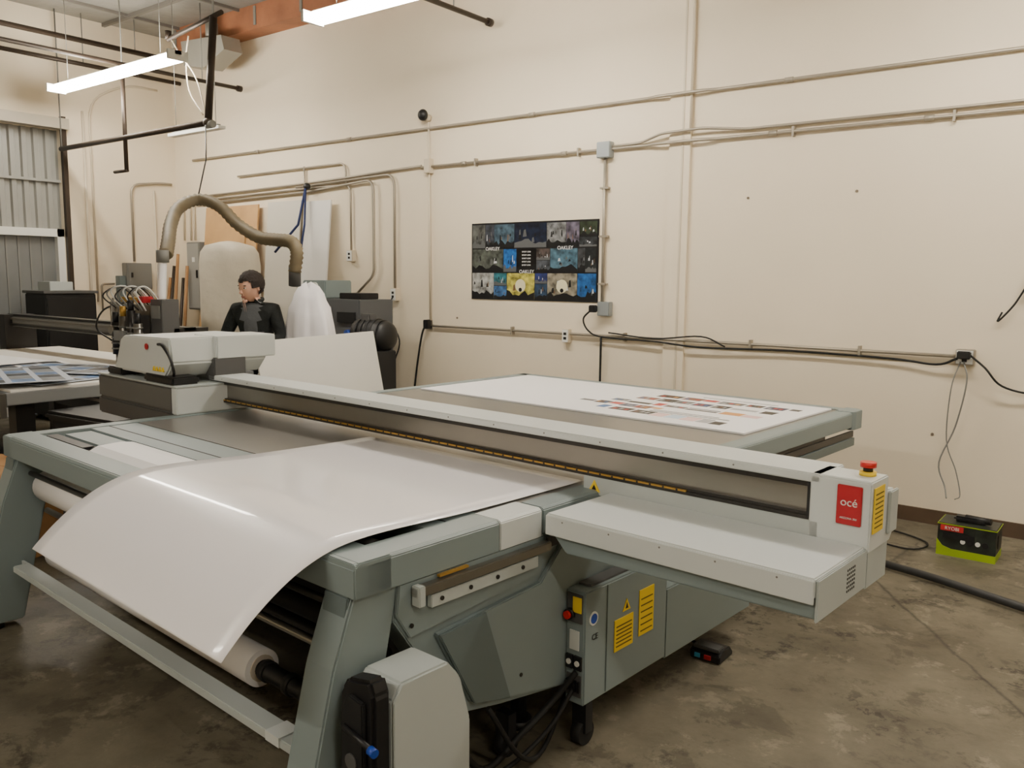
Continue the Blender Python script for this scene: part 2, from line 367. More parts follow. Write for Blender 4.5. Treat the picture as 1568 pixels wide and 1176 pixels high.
for i,(x,y,w,h,c) in enumerate(big):
    if i in(0,3,4,8,10,12,14):
        sp=rp.choice([.4,.5,.6])
        if w>=.13 and i!=4: cells.append((x,y,w*sp,h,c)); cells.append((x+w*sp,y,w*(1-sp),h,tuple(int(v*rp.uniform(.55,1.0)) for v in (c[0],c[1]-2,c[2]-4))))
        else: cells.append((x,y,w,h*sp,c)); cells.append((x,y+h*sp,w,h*(1-sp),tuple(min(220,int(v*rp.uniform(.7,1.1))) for v in c)))
    else: cells.append((x,y,w,h,c))
dk=mat("poster_dark",(14,16,20),.4); lt=mat("poster_light",(196,200,204),.4); gr=mat("poster_grey",(88,90,92),.4); wm=mat("poster_warm",(110,84,60),.4)
for i,(x,y,w,h,c) in enumerate(cells):
    b=B(); m=mat("poster_photo_%d"%i,c,.35,var=.8,vs=14+i%5)
    X0=.012+x*(PW-.024); Y0=.012+y*(PH-.024); W=w*(PW-.024)-.005; Hh=h*(PH-.024)-.005
    b.box(X0,X0+W,-.006,-.004,Y0,Y0+Hh,m)
    n=9; hs=[Hh*(.12+.25*rp.random()) for _ in range(n+1)]
    special=(c==Y13 or c==Y15)
    b.prism([(X0,Y0)]+[(X0+W,Y0)]+[(X0+W*(n-k)/n,Y0+hs[k]) for k in range(n+1)],1,-.0066,-.006,dk if special or i%3 else gr)
    if c!=KK:
        for k in range(5):
            sx=X0+W*rp.uniform(.08,.8); sw=W*rp.uniform(.04,.12); sy=Y0+Hh*rp.uniform(.2,.55); sh=Hh*rp.uniform(.1,.32)
            b.prism([(sx,sy),(sx+sw,sy+.004),(sx+sw*.7,sy+sh),(sx+sw*.25,sy+sh*.9)],1,-.0072-.0002*k,-.0066,rp.choice([dk,lt,gr,dk,wm]))
    if special: b.cyl((X0+W/2,-.0085,Y0+Hh*.52),(X0+W/2,-.006,Y0+Hh*.52),Hh*.25,mat("poster_glow",(220,214,180),.4)); b.cyl((X0+W/2,-.0092,Y0+Hh*.36),(X0+W/2,-.006,Y0+Hh*.36),Hh*.08,dk)
    b.make("photo_cell_%d"%i,p)
lw=mat("logo_white",(235,235,235),.4)
for x,z in((.26,.47),(.66,.26),(1.08,.47)): text("OAKLEY",.045,lw,p,(x,-.010,z),(math.pi/2,0,0),"poster_lettering")
for k in range(5):
    text("SPORT LENS",.018,lw,p,(.655,-.010,.44-k*.03),(math.pi/2,0,0),"poster_caption")

# ---------------------------------------------------------------- FLATBED PRINTER (local frame: x right, y back)
P=empty("flatbed_printer",(-1.646,1.455,0),math.radians(-3.9))
ZT=.89
b=B()
b.box(-2.56,-.1,.6,3.66,ZT-.05,ZT-.004,BED,.002)
b.box(-2.56,-.1,.36,.595,ZT-.05,ZT-.004,GG,.003)
b.box(-2.56,-.1,.45,.457,ZT-.004,ZT-.003,CHAR)
b.make("bed",P)
b=B()
b.prism([(0,.79),(0,.875),(.015,.89),(.13,.89),(.13,.79)],0,-2.66,0,GG,.004)
b.make("front_rail",P)
b=B()
b.prism([(-.12,.79),(-.12,.889),(-.01,.889),(.0,.88),(.0,.79)],1,.002,.57,GG,.003)
b.prism([(-.12,.79),(-.12,.889),(-.01,.889),(.0,.88),(.0,.79)],1,.575,.78,LG,.003)
b.prism([(-.1,.79),(-.1,.889),(-.01,.889),(.0,.88),(.0,.80)],1,.785,3.73,GG,.003)
b.box(-2.66,0,3.66,3.76,.79,.889,GG,.012)
b.prism([(-2.66,.79),(-2.66,.88),(-2.65,.889),(-2.56,.889),(-2.56,.79)],1,.0,3.73,GG,.003)
b.prism([(-.1,3.6),(.0,3.6),(.012,3.63),(.012,3.73),(-.03,3.77),(-.1,3.77)],2,.785,.892,GG,.003)
b.make("table_frame",P)
b=B(); b.box(-2.56,-.12,.13,.36,ZT-.09,ZT-.05,CHAR); b.cyl((-2.5,.2,ZT-.03),(-.15,.2,ZT-.03),.02,DKSTEEL)
b.box(-2.54,-2.12,.15,.2,ZT-.02,ZT-.008,BLACKM); b.box(-2.5,-2.12,.22,.34,ZT-.05,ZT-.006,GG)
b.make("infeed_slot",P)
b=B()
web=[(.355,ZT-.004),(.30,ZT+.004),(.2,ZT+.0),(.135,ZT-.03)]
for (y0,z0),(y1,z1) in zip(web,web[1:]): b.poly([(-2.08,y0,z0),(-.3,y0,z0),(-.3,y1,z1),(-2.08,y1,z1)],WPAPER,True)
b.make("media_web",P)
b=B()
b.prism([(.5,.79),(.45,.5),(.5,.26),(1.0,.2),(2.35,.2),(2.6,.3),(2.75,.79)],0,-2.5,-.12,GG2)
b.prism([(.16,.79),(.15,.68),(.26,.52),(.42,.30),(.6,.26),(1.0,.19),(2.3,.17),(2.5,.3),(2.62,.79)],0,-.12,-.02,GG,.004)
b.prism([(.30,.60),(.78,.63),(.95,.79),(1.3,.79),(1.3,.2),(1.0,.2),(.62,.28),(.45,.33)],0,-.02,.0,GG,.004)
b.prism([(.30,.60),(.50,.615),(.62,.285),(.45,.33)],0,0,.012,GG2,.003)
b.prism([(.16,.79),(.15,.70),(.2,.62),(.78,.66),(.8,.79)],0,-.02,-.005,GG,.003)
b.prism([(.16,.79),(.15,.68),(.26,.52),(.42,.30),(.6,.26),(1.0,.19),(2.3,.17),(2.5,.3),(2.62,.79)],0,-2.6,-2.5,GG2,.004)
for x in(-2.4,-.22): b.box(x-.06,x+.06,3.3,3.42,.03,.79,GG2,.004); b.box(x-.09,x+.09,3.27,3.45,0,.03,BLACKM)
b.box(-2.4,-.22,3.33,3.39,.5,.56,GG2); b.box(-2.45,-.15,2.6,3.6,.70,.78,DKSTEEL)
for x in(-2.3,-.2):
    for y in(.9,2.2): b.cyl((x,y,.03),(x,y,.2),.03,BLACKM); b.cyl((x,y,0),(x,y,.03),.05,BLACKM)
for (y,z) in((.2,.66),(.75,.7),(1.05,.70),(1.25,.7),(.68,.34),(1.2,.26)): b.cyl((-.001,y,z),(.003,y,z),.007,DKSTEEL,10)
b.make("chassis",P)
b=B()
b.box(-.002,.028,.2,.8,.745,.775,STEEL,.003); b.box(0,.035,.2,.225,.72,.78,LG2,.003); b.box(-.0,.02,.26,.74,.70,.738,LG2,.002)
for y in(.3,.42,.54,.66): b.cyl((.02,y,.72),(.024,y,.72),.007,DKSTEEL,10)
b.box(.0,.012,.3,.42,.780,.787,BRASS)
b.box(0,.012,.8,3.6,.75,.785,DKSTEEL); b.box(0,.02,1.5,3.6,.70,.745,GG2)
b.make("side_rail",P)
def leg(x0,x1,name):
    b=B(); b.prism([(.01,.79),(.17,.79),(.13,.60),(.0,.03),(-.2,.03),(-.06,.6)],0,x0,x1,GG,.006)
    b.prism([(.0,.79),(.22,.79),(.17,.68),(.05,.62),(-.02,.68)],0,x0+.01,x1-.01,GG2,.004)
    b.cyl(((x0+x1)/2,-.12,0),((x0+x1)/2,-.12,.06),.018,BLACKM); b.cyl(((x0+x1)/2,-.12,0),((x0+x1)/2,-.12,.015),.05,BLACKM)
    b.make(name,P)
leg(-.145,-.02,"leg_right"); leg(-2.64,-2.515,"leg_left")
b=B(); b.box(-2.44,-.15,-.06,.01,.285,.315,LG2,.004); b.box(-2.51,-.15,0.0,.01,.24,.31,LG2); b.box(-.35,-.28,-.065,.01,.29,.32,LG); b.make("front_bar",P)
b=B(); b.cyl((-2.5,.12,.345),(-.15,.12,.345),.03,BLACKM); b.cyl((-2.38,.12,.345),(-.66,.12,.345),.064,WPAPER,32); b.cyl((-.665,.12,.345),(-.655,.12,.345),.045,mat("cardboard_core",(200,190,175),.7)); 
for x in(-.64,-.5,-.4): b.cyl((x,.12,.345),(x+.03,.12,.345),.036,CHAR)
b.make("media_roll",P)
b=B(); b.cyl((-2.5,.14,.62),(-.15,.14,.62),.035,RUBBER); b.cyl((-2.5,.22,.50),(-.15,.22,.50),.03,BLACKM); b.cyl((-2.5,.12,.53),(-.15,.12,.53),.014,STEEL); b.cyl((-2.5,.06,.72),(-.15,.06,.72),.012,DKSTEEL); b.box(-2.5,-.15,.4,.45,.3,.79,CHAR)
for z in(.5,.62): b.cyl((-.2,.14 if z>.55 else .22,z),(-.16,.14 if z>.55 else .22,z),.045,DKGREY)
b.make("guide_rollers",P)
b=B(); b.cyl((-2.45,.12,.66),(-1.5,.12,.66),.075,WPAPER,28); b.make("upper_roll",P)
# take-up motor box
b=B(); dx=.03
b.prism([(.0,.56),(.03,.60),(.20,.60),(.25,.54),(.29,.40),(.29,.08),(.0,.04)],0,-.0,.12+dx,LG2,.006)
b.prism([(.0,.56),(.03,.60),(.07,.60),(.06,.06),(.0,.04)],0,.121+dx,.127+dx,LG2,.002)
b.make("drive_cover",P)
b=B()
b.prism([(-.02+dx,.06),(-.035+dx,.2),(-.02+dx,.57),(.005+dx,.61),(.10+dx,.63),(.118+dx,.59),(.118+dx,.06)],1,-.06,-.002,BLACKM,.01)
b.prism([(.0+dx,.12),(.0+dx,.52),(.03+dx,.58),(.09+dx,.57),(.09+dx,.12)],1,-.075,-.06,CHAR,.004)
for z in(.2,.30,.40): b.cyl((.045+dx,-.08,z),(.045+dx,-.075,z),.022,DKGREY,16)
b.cyl((.02+dx,-.08,.49),(.15+dx,-.09,.475),.008,BLACKM,10); b.cyl((.14+dx,-.09,.476),(.162+dx,-.092,.474),.012,BLUE,12)
b.make("drive_unit",P)
# electronics box with labels
BX=.082
b=B(); b.box(.0,BX,.92,1.46,.16,.575,GG,.006); b.box(.0,BX-.002,1.46,2.2,.15,.44,GG,.006); b.box(.01,BX-.02,.98,1.38,.575,.583,DKGREY); b.box(BX-.001,BX+.003,1.05,1.054,.17,.57,GG2); b.make("electrical_box",P)
b=B()
b.box(.008,BX-.008,.914,.92,.46,.565,DKGREY,.002); b.box(.036,BX-.01,.910,.914,.50,.555,YEL); b.cyl((.025,.915,.49),(.025,.898,.49),.02,BLACKM,18); b.cyl((.025,.90,.49),(.025,.888,.49),.014,REDB,18)
b.box(.02,.06,.916,.92,.36,.43,LG); b.box(.008,.036,.912,.92,.29,.34,BLACKM); b.box(.042,.074,.912,.92,.29,.34,BLACKM); b.box(.01,BX-.01,.916,.92,.19,.27,DKGREY)
for k in range(4): b.box(.013+k*.016,.022+k*.016,.908,.92,.21,.25,BLACKM)
for k in range(2): b.cyl((.022+k*.036,.912,.315),(.022+k*.036,.908,.315),.01,WHITEP,12)
for (y0,y1,z0,z1) in((1.10,1.22,.30,.42),(1.26,1.36,.31,.49)):
    b.box(BX,BX+.0025,y0,y1,z0,z1,YEL)
    for k in range(6): b.box(BX+.0025,BX+.003,y0+.01,y1-.01,z0+.015+k*(z1-z0-.03)/6,z0+.02+k*(z1-z0-.03)/6,mat("label_ink",(90,76,20),.6))
b.prism([(1.15,.44),(1.20,.44),(1.175,.485)],0,BX,BX+.0025,YEL); b.prism([(1.166,.448),(1.184,.448),(1.175,.472)],0,BX+.0025,BX+.0032,BLACKM)
b.cyl((BX,.97,.47),(BX+.003,.97,.47),.025,WHITEP,18); b.cyl((BX+.003,.97,.47),(BX+.004,.97,.47),.018,BLUE,18)
b.make("warning_labels",P)
text("CE",.03,BLACKM,P,(BX+.0015,.98,.40),(math.pi/2,0,math.pi/2),"ce_mark")
b=B()
for (x,y) in((.05,.96),(-.1,.72)):
    b.cyl((x-.02,y,.045),(x+.02,y,.045),.045,RUBBER,20); b.box(x-.03,x+.03,y-.02,y+.02,.05,.16,BLACKM)
b.tube(crom([(.02,.5,.3),(.05,.62,.1),(.0,.8,.02),(-.05,1.0,.15)]),.009,RUBBER,6)
b.tube(crom([(.04,.92,.22),(.02,.8,.1),(-.02,.6,.02),(-.1,.4,.03),(-.2,.3,.25)]),.008,RUBBER,6)
b.tube(crom([(.05,.92,.28),(.0,.85,.18),(-.01,.7,.12),(-.05,.55,.04),(-.1,.45,.2)]),.012,RUBBER,6)
b.make("casters_and_cables",P)
# gantry
b=B()
GY0,GY1=1.10,1.29
b.box(-2.75,.80,GY0,GY1,1.052,1.08,LG,.004)
b.box(-2.75,.80,GY0+.03,GY1,.955,1.052,STEEL)
b.box(-2.75,.80,GY0+.012,GY0+.03,1.035,1.052,DKSTEEL)
b.box(-2.75,.80,GY0+.012,GY0+.03,.945,.957,DKSTEEL)
b.box(-2.75,.77,GY0+.005,GY1-.02,.935,.946,DKSTEEL)
b.box(.762,.77,GY0+.002,GY0+.03,.94,1.05,BLACKM)
b.make("gantry_beam",P)
b=B()
b.box(-2.7,.35,GY0+.004,GY0+.012,.945,.951,BRASS)
for k in range(58): b.box(-2.68+k*.0525,-2.674+k*.0525,GY0+.002,GY0+.004,.944,.952,DKSTEEL)
for k in range(13): b.cyl((-2.6+k*.26,GY0-.0,1.066),(-2.6+k*.26,GY0-.002,1.066),.003,MIDGREY,8)
b.make("encoder_strip",P)
b=B(); b.box(-.07,.8,GY0,GY0+.03,.87,.935,LG2,.002); b.prism([(-.045,.883),(.005,.883),(-.02,.925)],1,GY0-.003,GY0,YEL); b.prism([(-.03,.89),(-.01,.89),(-.02,.908)],1,GY0-.004,GY0-.003,BLACKM); b.make("gantry_skirt",P)
b=B()
b.prism([(GY0,.87),(GY0,1.075),(GY0+.005,1.08),(1.24,1.08),(1.24,1.035),(1.30,1.03),(1.31,.90),(1.28,.87)],0,.77,.95,LG,.004)
b.box(.95,.96,1.24,1.31,.9,1.03,LG2,.003)
b.box(.77,.945,GY0+.01,1.28,.76,.872,LG2,.003)
b.make("control_head",P)
b=B(); b.box(.853,.925,GY0-.006,GY0,.945,1.062,RED,.002)
b.box(.951,.954,1.115,1.20,.925,1.06,YEL,.0005)
for k in range(8): b.box(.954,.9545,1.125,1.19,.94+k*.014,.944+k*.014,MATS["label_ink"])
b.cyl((.905,1.19,1.08),(.905,1.19,1.092),.024,YEL,20); b.cyl((.905,1.19,1.09),(.905,1.19,1.105),.014,BLACKM,16); b.cyl((.905,1.19,1.105),(.905,1.19,1.12),.023,REDB,20)
b.make("control_labels",P)
text("océ",.034,WHITEP,P,(.889,GY0-.007,1.012),(math.pi/2,0,0),"label_lettering")
text("ARIZONA 350",.008,WHITEP,P,(.889,GY0-.007,.965),(math.pi/2,0,0),"label_caption")
b=B()
b.prism([(.05,.89),(.94,.89),(.94,.835),(.05,.835)],1,.74,1.10,LG,.004)
b.prism([(.05,.835),(.94,.835),(.945,.775),(.12,.765)],1,.755,1.08,GG,.004)
b.box(.05,.94,.735,.741,.82,.885,LG,.002)
b.box(.94,.948,.745,1.1,.77,.885,LG2,.003)
for k in range(5): b.cyl((.12+k*.18,.734,.872),(.12+k*.18,.736,.872),.003,MIDGREY,8)
for i in range(5):
    for j in range(6): b.cyl((.948,.95+i*.013,.80+j*.012),(.949,.95+i*.013,.80+j*.012),.004,BLACKM,6)
b.make("parking_tray",P)
b=B()
b.box(-3.6,-2.64,.83,1.28,.80,.90,DKGREY,.01)
b.box(-3.6,-2.66,.835,1.28,.9,1.035,mat("warm_grey",(96,96,94),.5),.01)
b.box(-2.66,-2.60,.83,1.28,.89,1.04,LG,.006)
b.box(-3.6,-2.6,.83,1.28,1.035,1.045,LG2,.003)
b.box(-2.603,-2.597,1.2,1.22,.95,1.0,BLACKM)
b.make("left_parking_block",P)
b=B()
b.prism([(-3.42,1.08),(-3.32,1.27),(-3.28,1.29),(-2.72,1.30),(-2.70,1.16),(-2.78,1.08)],1,.86,1.45,LG,.01)
b.box(-2.95,-2.68,1.12,1.5,1.17,1.30,LG,.006)
b.box(-2.78,-2.68,1.1,1.3,1.05,1.18,DKGREY,.006)
b.box(-3.52,-3.33,.86,1.0,1.045,1.09,BLACKM,.008); b.box(-3.0,-2.66,.84,1.0,1.045,1.09,BLACKM,.01)
b.make("print_carriage",P)
b=B()
b.tube(crom([(-2.85,.86,1.26),(-2.76,.84,1.26),(-2.68,.84,1.2),(-2.66,.85,1.13),(-2.72,.88,1.09)]),.008,BLACKM,8)
b.cyl((-2.98,.857,1.24),(-2.98,.852,1.24),.018,RED,16)
for k in range(4): 
    x=-2.90+k*.035; b.prism([(x-.012,1.11),(x+.012,1.11),(x,1.135)],1,.852,.859,YEL)
b.make("carriage_details",P)
# ---------------------------------------------------------------- film sheet over the table
sheet=empty("white_film_sheet",(-1.646,1.455,0),math.radians(-3.9))
prof=[(1.17,.8925),(1.0,.893),(.85,.894),(.65,.896),(.5,.899),(.38,.904),(.28,.908),(.18,.910),(.09,.907),(.02,.898),(-.05,.878),(-.12,.847),(-.19,.803),(-.25,.756),(-.30,.709),(-.32,.688)]
prof=[(q.y,q.z) for q in crom([(0,a,c) for a,c in prof],3)]
bm=bmesh.new(); NX=16; rows=[]
for j,(y,z) in enumerate(prof):
    row=[]
    for i in range(NX+1):
        t=i/NX; x=-1.385+t*1.26
        w=max(0,min(1,(.9-y)/.9)); lift=.010*w*(1-t)
        row.append(bm.verts.new((x,y,z+lift)))
    rows.append(row)
for r0,r1 in zip(rows,rows[1:]):
    for i in range(NX):
        f=bm.faces.new((r0[i],r0[i+1],r1[i+1],r1[i])); f.smooth=True
bmesh.ops.recalc_face_normals(bm,faces=bm.faces[:])
me=bpy.data.meshes.new("film"); bm.to_mesh(me); bm.free(); me.materials.append(WFILM)
o=bpy.data.objects.new("film",me); COL.objects.link(o); o.parent=sheet
so=o.modifiers.new("s",'SOLIDIFY'); so.thickness=.0015
# printed board on the rear bed
pb=empty("printed_board",(-1.646,1.455,0),math.radians(-3.9))
b=B(); b.box(-2.50,-.13,2.5,3.62,ZT-.003,ZT+.007,WPAPER,.001); b.make("board",pb)
b=B(); z0,z1=ZT+.007,ZT+.0078
ink=lambda n,c: mat("print_ink_"+n,c,.4)
K=ink("black",(24,24,28)); G1=ink("grey",(96,96,100)); G2=ink("light_grey",(170,170,174)); NV=ink("navy",(30,40,80)); RD=ink("red",(190,50,44)); BR=ink("brown",(120,72,56)); PK=ink("pink",(232,196,196)); CY=ink("pale_blue",(196,214,230)); OR=ink("orange",(214,150,80)); BL=ink("blue",(60,110,170))
blocks=[(-1.42,2.86,.10,.05,G1),(-1.30,2.84,.09,.09,K),(-1.20,2.86,.08,.07,RD),(-1.11,2.83,.09,.09,NV),(-1.01,2.82,.10,.10,BR),(-.90,2.86,.06,.05,OR),
(-1.18,2.70,.06,.09,BL),(-1.08,2.68,.14,.09,K),(-.92,2.66,.13,.10,K),(-.78,2.64,.09,.11,PK),(-.68,2.64,.09,.11,CY),(-.58,2.63,.09,.11,PK),(-.48,2.63,.07,.10,G2),(-.40,2.62,.07,.09,K),
(-1.28,3.00,.11,.07,G1),(-1.15,2.98,.16,.05,K),(-.97,2.98,.06,.09,RD),(-.89,2.98,.14,.06,G1),(-.74,2.97,.2,.03,K),(-.74,3.02,.2,.02,G1),(-.52,2.96,.13,.09,OR),(-.38,2.95,.1,.08,PK),
(-1.20,3.16,.13,.09,BR),(-1.05,3.15,.12,.11,K),(-.92,3.15,.1,.10,G1),(-.80,3.14,.11,.10,NV),(-.67,3.14,.1,.10,K),(-.55,3.16,.16,.05,G2),(-.36,3.14,.08,.09,K),
(-1.15,3.32,.16,.10,K),(-.97,3.32,.13,.10,BR),(-.83,3.34,.09,.07,RD),(-.72,3.32,.16,.09,G1),(-.54,3.33,.1,.08,K),(-.42,3.32,.12,.1,NV),(-.28,3.36,.06,.06,K),
(-.86,2.78,.5,.012,K),(-.86,2.82,.42,.012,G1),(-.84,2.74,.42,.008,G1),(-.9,3.48,.5,.012,G1)]
for (x,y,w,h,m) in blocks:
    b.box(x,x+w,y,y+h,z0,z1,m)
    if m in(K,BR,NV,G1) and w>.08 and h>.05:
        for q in range(3): b.box(x+w*(.12+.28*q),x+w*(.28+.28*q),y+h*(.2+.1*(q%2)),y+h*(.6+.1*(q%2)),z1,z1+.0003,random.choice([G2,BR,OR,BL,RD,G1]))
b.make("print",pb)

# ---------------------------------------------------------------- floor things
b=B(); LIME=mat("lime_carton",(150,176,30),.5); PH_=mat("carton_photo",(38,44,38),.4,var=.7,vs=14)
b.box(-1.0,-.685,5.55,5.77,0,.2,PH_,.003); b.box(-1.002,-.683,5.548,5.772,0,.045,LIME)
b.prism([(-1.002,.1),(-1.002,.045),(-.92,.045),(-.97,.06)],1,5.546,5.55,LIME)
b.box(-.985,-.86,5.545,5.549,.155,.188,mat("carton_red",(190,40,45),.5)); b.box(-1.003,-.682,5.547,5.773,.192,.197,LIME)
for k in range(4): b.cyl((-.86+k*.04,5.546,.10),(-.86+k*.04,5.549,.10),.014+.004*(k%2),BLACKM if k%2 else WHITEP,12)
b.box(-.97,-.8,5.545,5.549,.11,.145,BLACKM); b.box(-.683,-.680,5.6,5.72,.08,.16,BLACKM)
cart=b.make("tool_carton")
text("RYOBI",.028,WHITEP,cart,(-.922,5.543,.171),(math.pi/2,0,0),"carton_lettering")
b=B(); b.box(-.93,-.75,5.62,5.7,.202,.235,BLACKM,.012); b.cyl((-.87,5.66,.225),(-.73,5.64,.225),.02,BLACKM); b.make("cordless_tool")
b=B()
b.tube(crom([(-1.5,5.35,.03),(-1.23,5.09,.03),(-.9,4.98,.03),(-.45,4.8,.03),(.2,4.55,.03),(1.2,4.3,.03)]),.022,mat("hose_grey",(52,52,52),.5),10)
b.make("air_hose")
b=B()
b.tube(crom([(-1.6,5.9,.01),(-1.3,5.85,.01),(-1.08,5.7,.01),(-1.15,5.5,.01),(-1.5,5.6,.01)]),.006,RUBBER,6)
b.make("extension_cord")
b=B(); 
b.prism([(3.29,.0),(3.29,.035),(3.33,.055),(3.40,.05),(3.43,.02),(3.43,0)],0,-1.54,-1.40,BLACKM,.005); b.box(-1.53,-1.41,3.30,3.36,.045,.06,DKGREY,.003); b.box(-1.515,-1.49,3.284,3.29,.012,.03,mat("cyan_mark",(60,160,200),.5)); b.box(-1.47,-1.44,3.284,3.29,.012,.03,RED)
b.tube(crom([(-1.54,3.38,.03),(-1.62,3.42,.02),(-1.68,3.46,.05),(-1.66,3.5,.15),(-1.7,3.55,.25)]),.006,RUBBER,6)
b.make("foot_pedal")

# ---------------------------------------------------------------- CNC router at left
R=empty("cnc_router",(0,0,0))
b=B(); b.box(-9.4,-5.95,2.3,4.2,.78,.86,mat("cnc_table_grey",(120,122,122),.5),.005); b.box(-9.3,-6.0,2.35,4.15,.86,.875,mat("spoilboard",(220,216,208),.6))
for x in(-9.2,-7.7,-6.1):
    for y in(2.45,4.05): b.box(x-.06,x+.06,y-.06,y+.06,0,.78,DKSTEEL)
b.box(-9.2,-6.1,2.4,2.5,.3,.4,DKSTEEL); b.box(-9.2,-6.1,4.0,4.1,.3,.4,DKSTEEL)
b.box(-9.4,-5.95,2.26,2.3,.70,.86,STEEL); b.make("router_table",R)
b=B(); b.box(-9.5,-6.2,3.72,3.86,1.10,1.20,MIDGREY,.004); b.box(-9.5,-6.2,3.70,3.72,1.17,1.19,STEEL); b.box(-9.5,-6.2,3.70,3.72,1.11,1.13,DKSTEEL); b.box(-9.5,-6.2,3.74,3.84,1.2,1.225,BLACKM)
b.box(-9.5,-9.35,3.65,3.95,.86,1.22,DKSTEEL); b.box(-6.35,-6.2,3.65,3.95,.86,1.22,DKSTEEL); b.make("router_gantry",R)
b=B(); hx=.42
b.box(-7.2+hx,-6.75+hx,3.58,3.72,1.02,1.40,STEEL,.005); b.box(-7.10+hx,-6.85+hx,3.48,3.58,1.05,1.32,DKGREY,.005)
for i,x in enumerate((-7.14,-7.02,-6.90,-6.80)):
    x+=hx
    b.cyl((x,3.45,1.0),(x,3.45,1.26+.05*(i%3)),.034,STEEL if i%2 else DKSTEEL,14); b.cyl((x,3.45,1.26+.05*(i%3)),(x,3.45,1.34+.05*(i%3)),.024,BRASS if i==1 else BLACKM,12); b.cyl((x,3.45,.93),(x,3.45,1.0),.012,STEEL,8)
    for q in range(5): b.cyl((x,3.45,1.04+.045*q),(x,3.45,1.052+.045*q),.040,MIDGREY,12)
b.box(-6.88+hx,-6.80+hx,3.5,3.6,1.42,1.47,RED,.004); b.box(-6.78+hx,-6.62+hx,3.55,3.7,1.15,1.45,DKGREY,.004); b.box(-6.76+hx,-6.64+hx,3.54,3.55,1.3,1.4,MIDGREY); b.box(-7.18+hx,-6.9+hx,3.52,3.7,1.42,1.46,BRASS)
b.cyl((-7.1+hx,3.4,1.2),(-7.1+hx,3.38,1.2),.035,STEEL,16); b.box(-7.05+hx,-6.9+hx,3.38,3.42,1.12,1.2,MIDGREY)
for k in range(4): b.cyl((-7.3+hx+k*.035,3.5,1.15),(-7.3+hx+k*.035,3.5,1.42+.03*(k%2)),.010,STEEL,8)
for k in range(9): b.tube(crom([(-7.2+hx+k*.055,3.5,1.36),(-7.27+hx+k*.065,3.42,1.47+.02*(k%3)),(-7.12+hx+k*.05,3.5,1.54),(-7.05+hx+k*.04,3.65,1.36)]),.006,[BLACKM,MIDGREY,WHITEP][k%3],6)
b.tube(crom([(-7.2+hx,3.45,1.1),(-7.4+hx,3.42,1.2),(-7.42+hx,3.5,1.35),(-7.2+hx,3.6,1.42)]),.008,BLACKM,6)
b.make("router_head",R)
b=B(); b.tube(crom([(-6.5,3.75,1.80),(-6.49,3.73,1.6),(-6.47,3.7,1.35),(-6.44,3.66,1.1)]),.035,WPAPER,12); b.cyl((-6.5,3.75,1.74),(-6.5,3.75,1.84),.05,MIDGREY); b.make("dust_outlet",R)
b=B(); SH=mat("printed_sheet",(206,214,228),.3); P1=mat("sheet_print_dark",(52,56,66),.3,var=.6,vs=9); P2=mat("sheet_print_blue",(96,136,190),.3,var=.6,vs=9); P3=mat("sheet_print_grey",(140,144,150),.3,var=.5,vs=11)
for k,(x,y,a) in enumerate(((-6.6,2.75,.2),(-7.1,3.0,-.15),(-6.75,3.15,.5),(-7.9,2.9,.1),(-6.5,2.6,-.3))):
    Rm=Matrix.Rotation(a,3,'Z'); zc=.885+.008*k
    b.obox((x,y,zc),1.0,.6,.004,Rm,SH if k%2==0 else WPAPER)
    if k in(0,2,4,1):
        for i in range(5):
            for j in range(3):
                c=Vector((x,y,zc+.003))+Rm@Vector((-.38+.19*i,-.18+.18*j,0))
                b.obox(c,.16,.14,.001,Rm,[P1,P2,P3][(i*2+j+k)%3])
b.make("printed_sheets")
b=B(); b.prism([(-.3,0),(.3,0),(.36,.7),(-.36,.7)],1,-.35,.35,CHAR,.02); b.box(-.39,.39,-.38,.38,.68,.74,BLACKM,.02); b.make("waste_bin",None,(-5.5,2.9,0),.1)
b=B(); b.box(-.35,.35,-.25,.25,0,.5,mat("cardboard",(176,132,86),.8,var=.15,vs=8),.004); b.box(-.36,.36,-.005,.005,.5,.503,MATS["cardboard"]); b.box(-.2,.2,-.256,-.25,.2,.35,WPAPER); b.make("cardboard_box",None,(-5.45,2.05,0),.3)
b=B(); b.box(-.28,.28,-.25,.25,0.05,1.42,CHAR,.01); b.box(-.26,.26,-.26,-.25,.1,.6,BLACKM); b.box(-.26,.26,-.26,-.25,.65,1.37,BLACKM); b.box(-.3,.3,-.27,.27,1.42,1.45,DKGREY,.004); b.box(-.2,.05,-.2,.1,1.45,1.55,LG2,.005)
for sx in(-.22,.22):
    for sy in(-.2,.2): b.cyl((sx,sy,0),(sx,sy,.05),.025,BLACKM,10)
b.make("equipment_cabinet",None,(-9.98,4.5,0),math.pi/2)
HOSE=mat("dust_hose",(118,106,82),.6,var=.15,vs=10)
path=crom([(-6.5,3.78,1.80),(-6.66,3.9,1.92),(-6.95,4.1,2.08),(-7.15,4.3,2.24),(-7.15,4.5,2.33),(-6.95,4.58,2.27),(-6.7,4.6,2.1),(-6.4,4.6,1.98),(-6.15,4.6,1.95),(-5.95,4.6,1.93),(-5.87,4.6,1.85),(-5.9,4.6,1.68)],9)
pp=[]; rr=[]
for i,q in enumerate(path): pp.append(q); rr.append(.058 if i%2 else .048)
b=B(); b.tube(pp,rr,HOSE,14); b.cyl((-5.9,4.6,1.73),(-5.93,4.62,1.56),.052,DKGREY); b.tube([(-7.15,4.5,2.36),(-7.16,4.6,2.7),(-7.3,4.7,3.04)],.006,BLACKM,6); b.make("dust_hose")
CLOTH=mat("cream_cloth",(212,204,186),.9,var=.08,vs=6,bump=.3,bs=12)
cx,cy=-7.95,5.35
